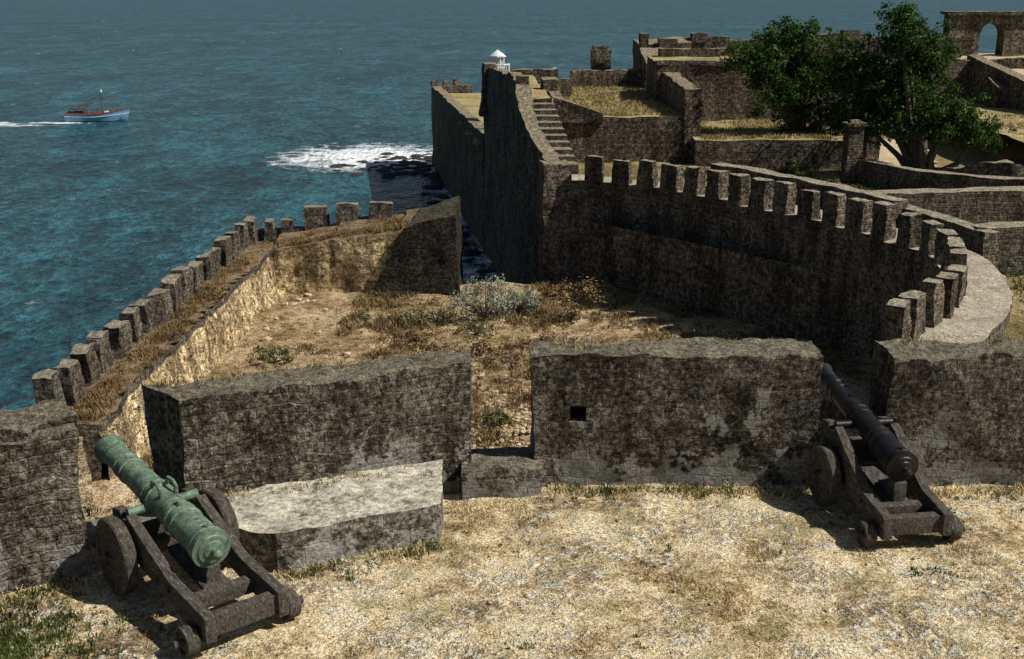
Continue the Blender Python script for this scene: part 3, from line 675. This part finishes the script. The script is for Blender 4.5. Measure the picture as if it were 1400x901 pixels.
tree('broadleaf_tree',(19.6,79.5,-2.2),[((16.3,79,3.0),(2.6,2.2,1.7)),((19.8,79.5,1.7),(3.1,2.4,2.9)),((18.8,79.5,4.2),(2.0,1.6,1.3)),((22.5,79,.8),(2.4,1.9,2.6)),((17.4,78.5,.8),(2.0,1.6,1.7)),((20.4,79.4,-1.0),(3.3,1.8,1.1))],.35,600,46,.58,.21,11)
tree('broadleaf_tree',(24.6,70,-3.6),[((23.6,72,4.4),(2.1,1.8,1.6)),((21.2,73,2.5),(2.4,1.8,1.9)),((23.0,72.5,1.0),(3.1,2.2,2.3)),((25.2,73,2.9),(1.9,1.8,1.7)),((21.5,72.5,-.7),(2.4,1.8,1.5)),((23.1,72.3,5.8),(1.4,1.1,.8))],.34,640,46,.54,.2,12)
tree('broadleaf_tree',(24.6,69.3,-3.9),[((25.3,69,.3),(2.1,1.7,1.3)),((24.0,69.3,-.8),(1.6,1.5,.9)),((27.2,69,-.8),(2.2,1.6,1.0)),((25.4,69,-.5),(2.1,1.5,.9))],.33,310,46,.48,.18,13)
random.seed(99)

# ---------------------------------------------------------------- cannons
def lathe(prof,seg=28):
    v=[];f=[]
    for (y,r) in prof:
        for k in range(seg):
            t=k/seg*6.28318; v.append((r*math.cos(t),y,r*math.sin(t)))
    for i in range(len(prof)-1):
        for k in range(seg):
            k2=(k+1)%seg; f.append((i*seg+k,i*seg+k2,(i+1)*seg+k2,(i+1)*seg+k))
    return v,f
def addobj(name,v,f,mat,parent,smooth=True,bevel=0):
    me=bpy.data.meshes.new(name); me.from_pydata(v,[],f); me.materials.append(mat)
    bm=bmesh.new(); bm.from_mesh(me); bmesh.ops.recalc_face_normals(bm,faces=bm.faces)
    if bevel: bmesh.ops.bevel(bm,geom=list(bm.edges),offset=bevel,segments=2,affect='EDGES',profile=.6)
    bm.to_mesh(me); bm.free()
    if smooth: me.polygons.foreach_set('use_smooth',[True]*len(me.polygons)); me.set_sharp_from_angle(angle=math.radians(38))
    o=bpy.data.objects.new(name,me); COL.objects.link(o); o.parent=parent; return o
def plank(name,p,parent,mat,w,bevel=.012):
    n=len(p); v=[(w[0],a,b) for a,b in p]+[(w[1],a,b) for a,b in p]
    f=[tuple(range(n)),tuple(range(2*n-1,n-1,-1))]+[(i,(i+1)%n,n+(i+1)%n,n+i) for i in range(n)]
    return addobj(name,v,f,mat,parent,True,bevel)
def wheel(name,x,y,r,w,parent,mat,spokes=False):
    prof=[(-w/2-.03,0.0),(-w/2-.03,r*.16),(-w/2,r*.20),(-w/2,r*.80),(-w/2-.02,r*.82),(-w/2-.02,r*.96),(-w/2,r),(w/2,r),(w/2+.02,r*.96),(w/2+.02,r*.82),(w/2,r*.80),(w/2,r*.20),(w/2+.03,r*.16),(w/2+.03,0)]
    v=[];f=[];seg=28
    for (a,rr) in prof:
        for k in range(seg):
            t=k/seg*6.28318; q=rr*(1+.015*math.sin(3*t)+.01*math.sin(7*t+1)) if rr>r*.7 else rr
            v.append((x+a,y+q*math.cos(t),r+q*math.sin(t)))
    for i in range(len(prof)-1):
        for k in range(seg):
            k2=(k+1)%seg; f.append((i*seg+k,i*seg+k2,(i+1)*seg+k2,(i+1)*seg+k))
    return addobj(name,v,f,mat,parent)
def cannon(name,loc,yawdir,gun,L,br,mr,by,bz,mz,fy,wheel_r,gauge,tail=-.22,cw=.13,handles=False):
    E=bpy.data.objects.new(name,None); COL.objects.link(E)
    E.location=loc; E.rotation_euler=(0,0,math.atan2(-yawdir[0],yawdir[1]))
    k=br
    P=[(-.19,0.0),(-.185,.035),(-.16,.06),(-.12,.055),(-.09,.035),(-.06,.04),(-.045,k*.50),(-.03,k*.55),(-.025,k*.80),(-.01,k*.85),(0,k*1.02),(.0,k*1.12),(.05,k*1.12),(.055,k*1.03),(.11,k*1.02),(.12,k*1.07),(.15,k*1.07),(.16,k)]
    def rr(t): return k*(1-t)+mr*t
    for t in (.22,.27,.46,.51,.74,.80):
        P.append((L*t-.012,rr(t)*1.0)); P.append((L*t,rr(t)*1.09)); P.append((L*t+.03,rr(t)*1.09)); P.append((L*t+.042,rr(t)*.985))
    P+=[(L*.90,mr*1.0),(L*.905,mr*1.07),(L*.92,mr*1.07),(L*.925,mr*1.0),(L*.955,mr*1.12),(L*.98,mr*1.3),(L*.99,mr*1.34),(L,mr*1.25),(L,mr*.55),(L-.4,mr*.5),(L-.4,0)]
    v,f=lathe(P,32)
    B=addobj('barrel',v,f,gun,E)
    ang=math.atan2(mz-bz,L)
    B.location=(0,by,bz); B.rotation_euler=(ang,0,0)
    g=gauge/2-.14
    v=[];f=[]
    ty=L*.44
    tl=g-cw+.07
    tube(v,f,[(-tl,ty,-.03),(tl,ty,-.03)],[.06,.06],14)
    if handles:
        for sx in (-1,1):
            for yy in (ty-.05,):
                z0=k*.72
                tube(v,f,[(sx*.09,yy-.14,z0),(sx*.10,yy-.12,z0+.10),(sx*.10,yy-.03,z0+.135),(sx*.10,yy+.09,z0+.12),(sx*.09,yy+.15,z0-.02)],[.03,.028,.026,.028,.03],8)
        tube(v,f,[(0,L*.27,k*.85),(0,L*.27,k*.85+.07)],[.06,.05],8)
    tube(v,f,[(0,.14,k*.9),(0,.14,k*1.16)],[.035,.03],8)
    T=addobj('trunnions',v,f,gun,E); T.location=B.location; T.rotation_euler=B.rotation_euler
    ttz=bz+math.sin(ang)*ty-.03; tty=by+math.cos(ang)*ty
    for s in (-1,1):
        x0=s*g; x1=s*(g-cw)
        out=[(tail,.17),(tail,.47),(tail+.06,.49),(by+.1,.56),(tty-.25,ttz-.05),(tty-.10,ttz+.02),(tty-.065,ttz-.06),(tty+.065,ttz-.06),(tty+.10,ttz+.02),(tty+.34,ttz-.03),(tty+.36,ttz-.33),(fy-.1,wheel_r-.02),(by,.27),(.2,.18)]
        plank('cheek_%s'%('l' if s<0 else 'r'),out,E,m_wood,(min(x0,x1),max(x0,x1)),.014)
        v=[];f=[]
        for (yy,zz) in ((tail+.12,.33),(by+.1,.44),(tty-.3,ttz-.22)):
            tube(v,f,[(s*(g+.0),yy,zz),(s*(g+.025),yy,zz)],[.025,.022],8)
        addobj('bolts',v,f,m_iron,E)
    plank('transom_rear',[(tail+.05,.20),(tail+.05,.44),(tail+.20,.44),(tail+.20,.20)],E,m_wood,(-g+cw-.01,g-cw+.01))
    plank('transom_mid',[(by*.5+.05,.26),(by*.5+.05,.43),(by*.5+.19,.44),(by*.5+.19,.27)],E,m_wood,(-g+cw-.01,g-cw+.01))
    plank('transom_front',[(tty+.15,wheel_r),(tty+.15,ttz-.3),(tty+.28,ttz-.3),(tty+.28,wheel_r)],E,m_wood,(-g+cw-.01,g-cw+.01))
    plank('quoin',[(by+.0,.40),(by+.0,bz-br-.02),(by+.12,bz-br+.01),(by+.5,.54)],E,m_wood,(-.09,.09))
    plank('bed_plank',[(by-.1,.34),(by-.1,.405),(by+.9,.58),(by+.9,.51)],E,m_wood,(-.16,.16))
    plank('axle_front',[(fy-.09,wheel_r-.1),(fy-.09,wheel_r+.08),(fy+.09,wheel_r+.08),(fy+.09,wheel_r-.1)],E,m_wood,(-gauge/2+.02,gauge/2-.02))
    v=[];f=[]
    tube(v,f,[(-gauge/2-.16,fy,wheel_r),(gauge/2+.16,fy,wheel_r)],[.05,.05],12)
    tube(v,f,[(-g-.28,0,.17),(g+.28,0,.17)],[.045,.045],12)
    addobj('axle_shafts',v,f,m_wood,E)
    for s in (-1,1):
        wheel('wheel_front',s*gauge/2,fy,wheel_r,.12,E,m_wood)
        wheel('wheel_rear',s*(g+.11),0,.17,.11,E,m_wood)
        v=[];f=[]; tube(v,f,[(s*(gauge/2+.12),fy,wheel_r-.09),(s*(gauge/2+.12),fy,wheel_r+.09)],[.014,.014],6)
        tube(v,f,[(s*(g+.225),0,.10),(s*(g+.225),0,.24)],[.012,.012],6); addobj('linch_pins',v,f,m_iron,E)
    return E
cannon('bronze_cannon',(-3.06,11.74,0.02),(-.64,.768),m_bronze,3.0,.215,.155,.60,.84,1.16,1.85,.48,1.30,handles=True)
cannon('iron_cannon',(5.22,14.05,0.02),(-.15,.99),m_iron,2.8,.20,.12,.33,.93,1.38,1.36,.43,1.24)

# ---------------------------------------------------------------- surf rocks
v=[];f=[]
for i in range(120):
    x=-11-abs(random.gauss(0,5.0)); y=random.gauss(154,5.5); rock(v,f,(x,y,SEA-.1),random.uniform(.3,1.1),2,.35,i)
for i in range(40):
    x=-1.5-random.random()*2.5-(i/40)*8; y=88+(i/40)*60+random.uniform(-2,2); rock(v,f,(x,y,SEA-.1),random.uniform(.4,1.0),2,.5,i+200)
pydata('shore_rocks',v,f,m_rock,True)

# ---------------------------------------------------------------- white lantern kiosk
K=bpy.data.objects.new('white_beacon_kiosk',None); COL.objects.link(K); K.location=(-1.35,112,0.15)
def oct_(v,f,r0,r1,z0,z1,seg=8): tube(v,f,[(0,0,z0),(0,0,z1)],[r0,r1],seg)
v=[];f=[]; oct_(v,f,1.0,1.0,-6,-.55); oct_(v,f,1.2,1.2,-.55,-.4); addobj('base',v,f,m_white,K)
v=[];f=[]
for i in range(16):
    a=i/16*6.283; x,y=1.1*math.cos(a),1.1*math.sin(a); tube(v,f,[(x,y,-.4),(x,y,.3)],[.05,.05],5)
rail=[(1.1*math.cos(i/16*6.283),1.1*math.sin(i/16*6.283),.33) for i in range(17)]; tube(v,f,rail,[.07]*17,6)
addobj('balustrade',v,f,m_white,K)
v=[];f=[]
for i in range(8):
    a=i/8*6.283+.39; tube(v,f,[(.6*math.cos(a),.6*math.sin(a),-.4),(.6*math.cos(a),.6*math.sin(a),1.0)],[.09,.08],6)
oct_(v,f,.45,.45,-.4,.75); oct_(v,f,.8,.8,1.0,1.1)
addobj('lantern',v,f,m_white,K)
v=[];f=[]; tube(v,f,[(0,0,1.1),(0,0,1.3),(0,0,1.5),(0,0,1.65)],[.75,.55,.25,.04],10); addobj('dome',v,f,m_white,K)

# ---------------------------------------------------------------- fishing boat
Bt=bpy.data.objects.new('fishing_boat',None); COL.objects.link(Bt); Bt.location=(-73.3,209,SEA-.15); Bt.rotation_euler=(0,0,math.radians(8))
L=10.6; n=18; rows=[]
for i in range(n+1):
    s=i/n; x=-L/2+L*s
    w=1.6*(min(1,(.66+.8*s)) if s<.45 else max(0.02,1-((s-.45)/.55)**2.6))
    sh=1.45+.25*(1-s)**2+1.15*max(0,s-.4)**1.6*1.8
    keel=0.0 if s<.8 else (s-.8)*1.6
    xr=x+ (0.45*max(0,s-.7)/.3)
    rows.append([(xr,-w,sh),(x+.5*(xr-x),-w*.97,sh*.66),(x,-w*.8,keel+.15*(sh)),(x,0,keel-.2),(x,w*.8,keel+.15*sh),(x+.5*(xr-x),w*.97,sh*.66),(xr,w,sh)])
v=[p for r in rows for p in r]; f=[]
for i in range(n):
    for j in range(6): f.append((i*7+j,i*7+j+1,(i+1)*7+j+1,(i+1)*7+j))
f.append(tuple(range(7)))
addobj('hull',v,f,m_blue,Bt)
v=[];f=[]
for sd in (0,6): tube(v,f,[r[sd] for r in rows],[.08]*len(rows),6)
tube(v,f,[rows[0][0],rows[0][6]],[.08,.08],6)
addobj('gunwale',v,f,m_red,Bt)
v=[];f=[]
for sd in (1,5): tube(v,f,[r[sd] for r in rows],[.05]*len(rows),6)
addobj('rubbing_strake',v,f,m_white,Bt)
v=[(r[0][0],r[0][1]*.95,r[0][2]-.3) for r in rows]+[(r[6][0],r[6][1]*.95,r[6][2]-.3) for r in rows]
f=[(i,i+1,n+2+i,n+1+i) for i in range(n)]
addobj('deck',v,f,m_brown,Bt)
def bbox(nm,x0,x1,y0,y1,z0,z1,mat,bev=.03):
    v=[(x,y,z) for z in (z0,z1) for (x,y) in ((x0,y0),(x1,y0),(x1,y1),(x0,y1))]
    return addobj(nm,v,[(0,1,2,3),(4,5,6,7),(0,1,5,4),(1,2,6,5),(2,3,7,6),(3,0,4,7)],mat,Bt,True,bev)
for (x,y) in ((-3.9,-.8),(-3.9,.8),(-2.0,-.8),(-2.0,.8),(-3.0,-.8)): bbox('cabin_post',x-.05,x+.05,y-.05,y+.05,1.1,2.5,m_brown,.01)
bbox('wheelhouse',-3.8,-2.1,-.75,.75,1.1,1.95,m_brown); bbox('wheelhouse_roof',-4.2,-1.7,-1.0,1.0,2.45,2.56,m_brown)
bbox('hatch',-.8,.9,-.7,.7,1.1,1.8,m_red); bbox('fish_crate',1.4,2.1,-.6,.2,1.15,1.9,m_white); bbox('fish_crate',-4.9,-4.4,-.5,.4,1.4,1.9,m_brown)
bbox('net_pile',2.3,3.2,-.6,.6,1.2,2.0,m_brown,.15)
v=[];f=[]
tube(v,f,[(1.0,0,.8),(1.05,0,5.3)],[.11,.07],6); tube(v,f,[(1.0,0,3.6),(-3.0,0,2.8)],[.06,.05],5); tube(v,f,[(1.05,0,4.8),(5.2,0,2.8)],[.025,.025],4); tube(v,f,[(1.05,0,4.8),(-4.9,0,1.7)],[.025,.025],4)
tube(v,f,[(-4.6,0,1),(-4.6,0,3.2)],[.05,.04],5)
for x in (-1.4,-.4,.3,3.6): tube(v,f,[(x,-.5,1.2),(x,-.5,2.3)],[.08,.07],5)
addobj('mast_rigging',v,f,m_brown,Bt)
v=[];f=[]; tube(v,f,[(1.05,0,5.2),(1.05,0,5.6)],[.22,.2],8); addobj('masthead_lamp',v,f,m_white,Bt)

# ---------------------------------------------------------------- camera, light, world
cam=bpy.data.cameras.new('camera'); co=bpy.data.objects.new('camera',cam); COL.objects.link(co)
co.location=(0,0,7); co.rotation_euler=(math.radians(90-16.1),0,0)
cam.sensor_width=36; cam.lens=1600/1400*36; cam.clip_end=80000; cam.clip_start=.1
S.camera=co
el=math.radians(48); az=math.radians(11)
d=Vector((math.cos(el)*math.cos(az),-math.cos(el)*math.sin(az),math.sin(el)))
sl=bpy.data.lights.new('sun','SUN'); sl.energy=5.0; sl.angle=math.radians(.5); sl.color=(1,.96,.89)
so=bpy.data.objects.new('sun',sl); COL.objects.link(so); so.rotation_euler=d.to_track_quat('Z','Y').to_euler()
W=bpy.data.worlds.new('World'); S.world=W; W.use_nodes=True; nt=W.node_tree; nt.nodes.clear()
sk=nt.nodes.new('ShaderNodeTexSky'); sk.sky_type='NISHITA'; sk.sun_disc=False; sk.sun_elevation=el; sk.sun_rotation=math.radians(101)
bg=nt.nodes.new('ShaderNodeBackground'); bg.inputs[1].default_value=.05
wo=nt.nodes.new('ShaderNodeOutputWorld'); nt.links.new(sk.outputs[0],bg.inputs[0]); nt.links.new(bg.outputs[0],wo.inputs[0])
S.view_settings.view_transform='Standard'; S.view_settings.look='None'; S.view_settings.exposure=0
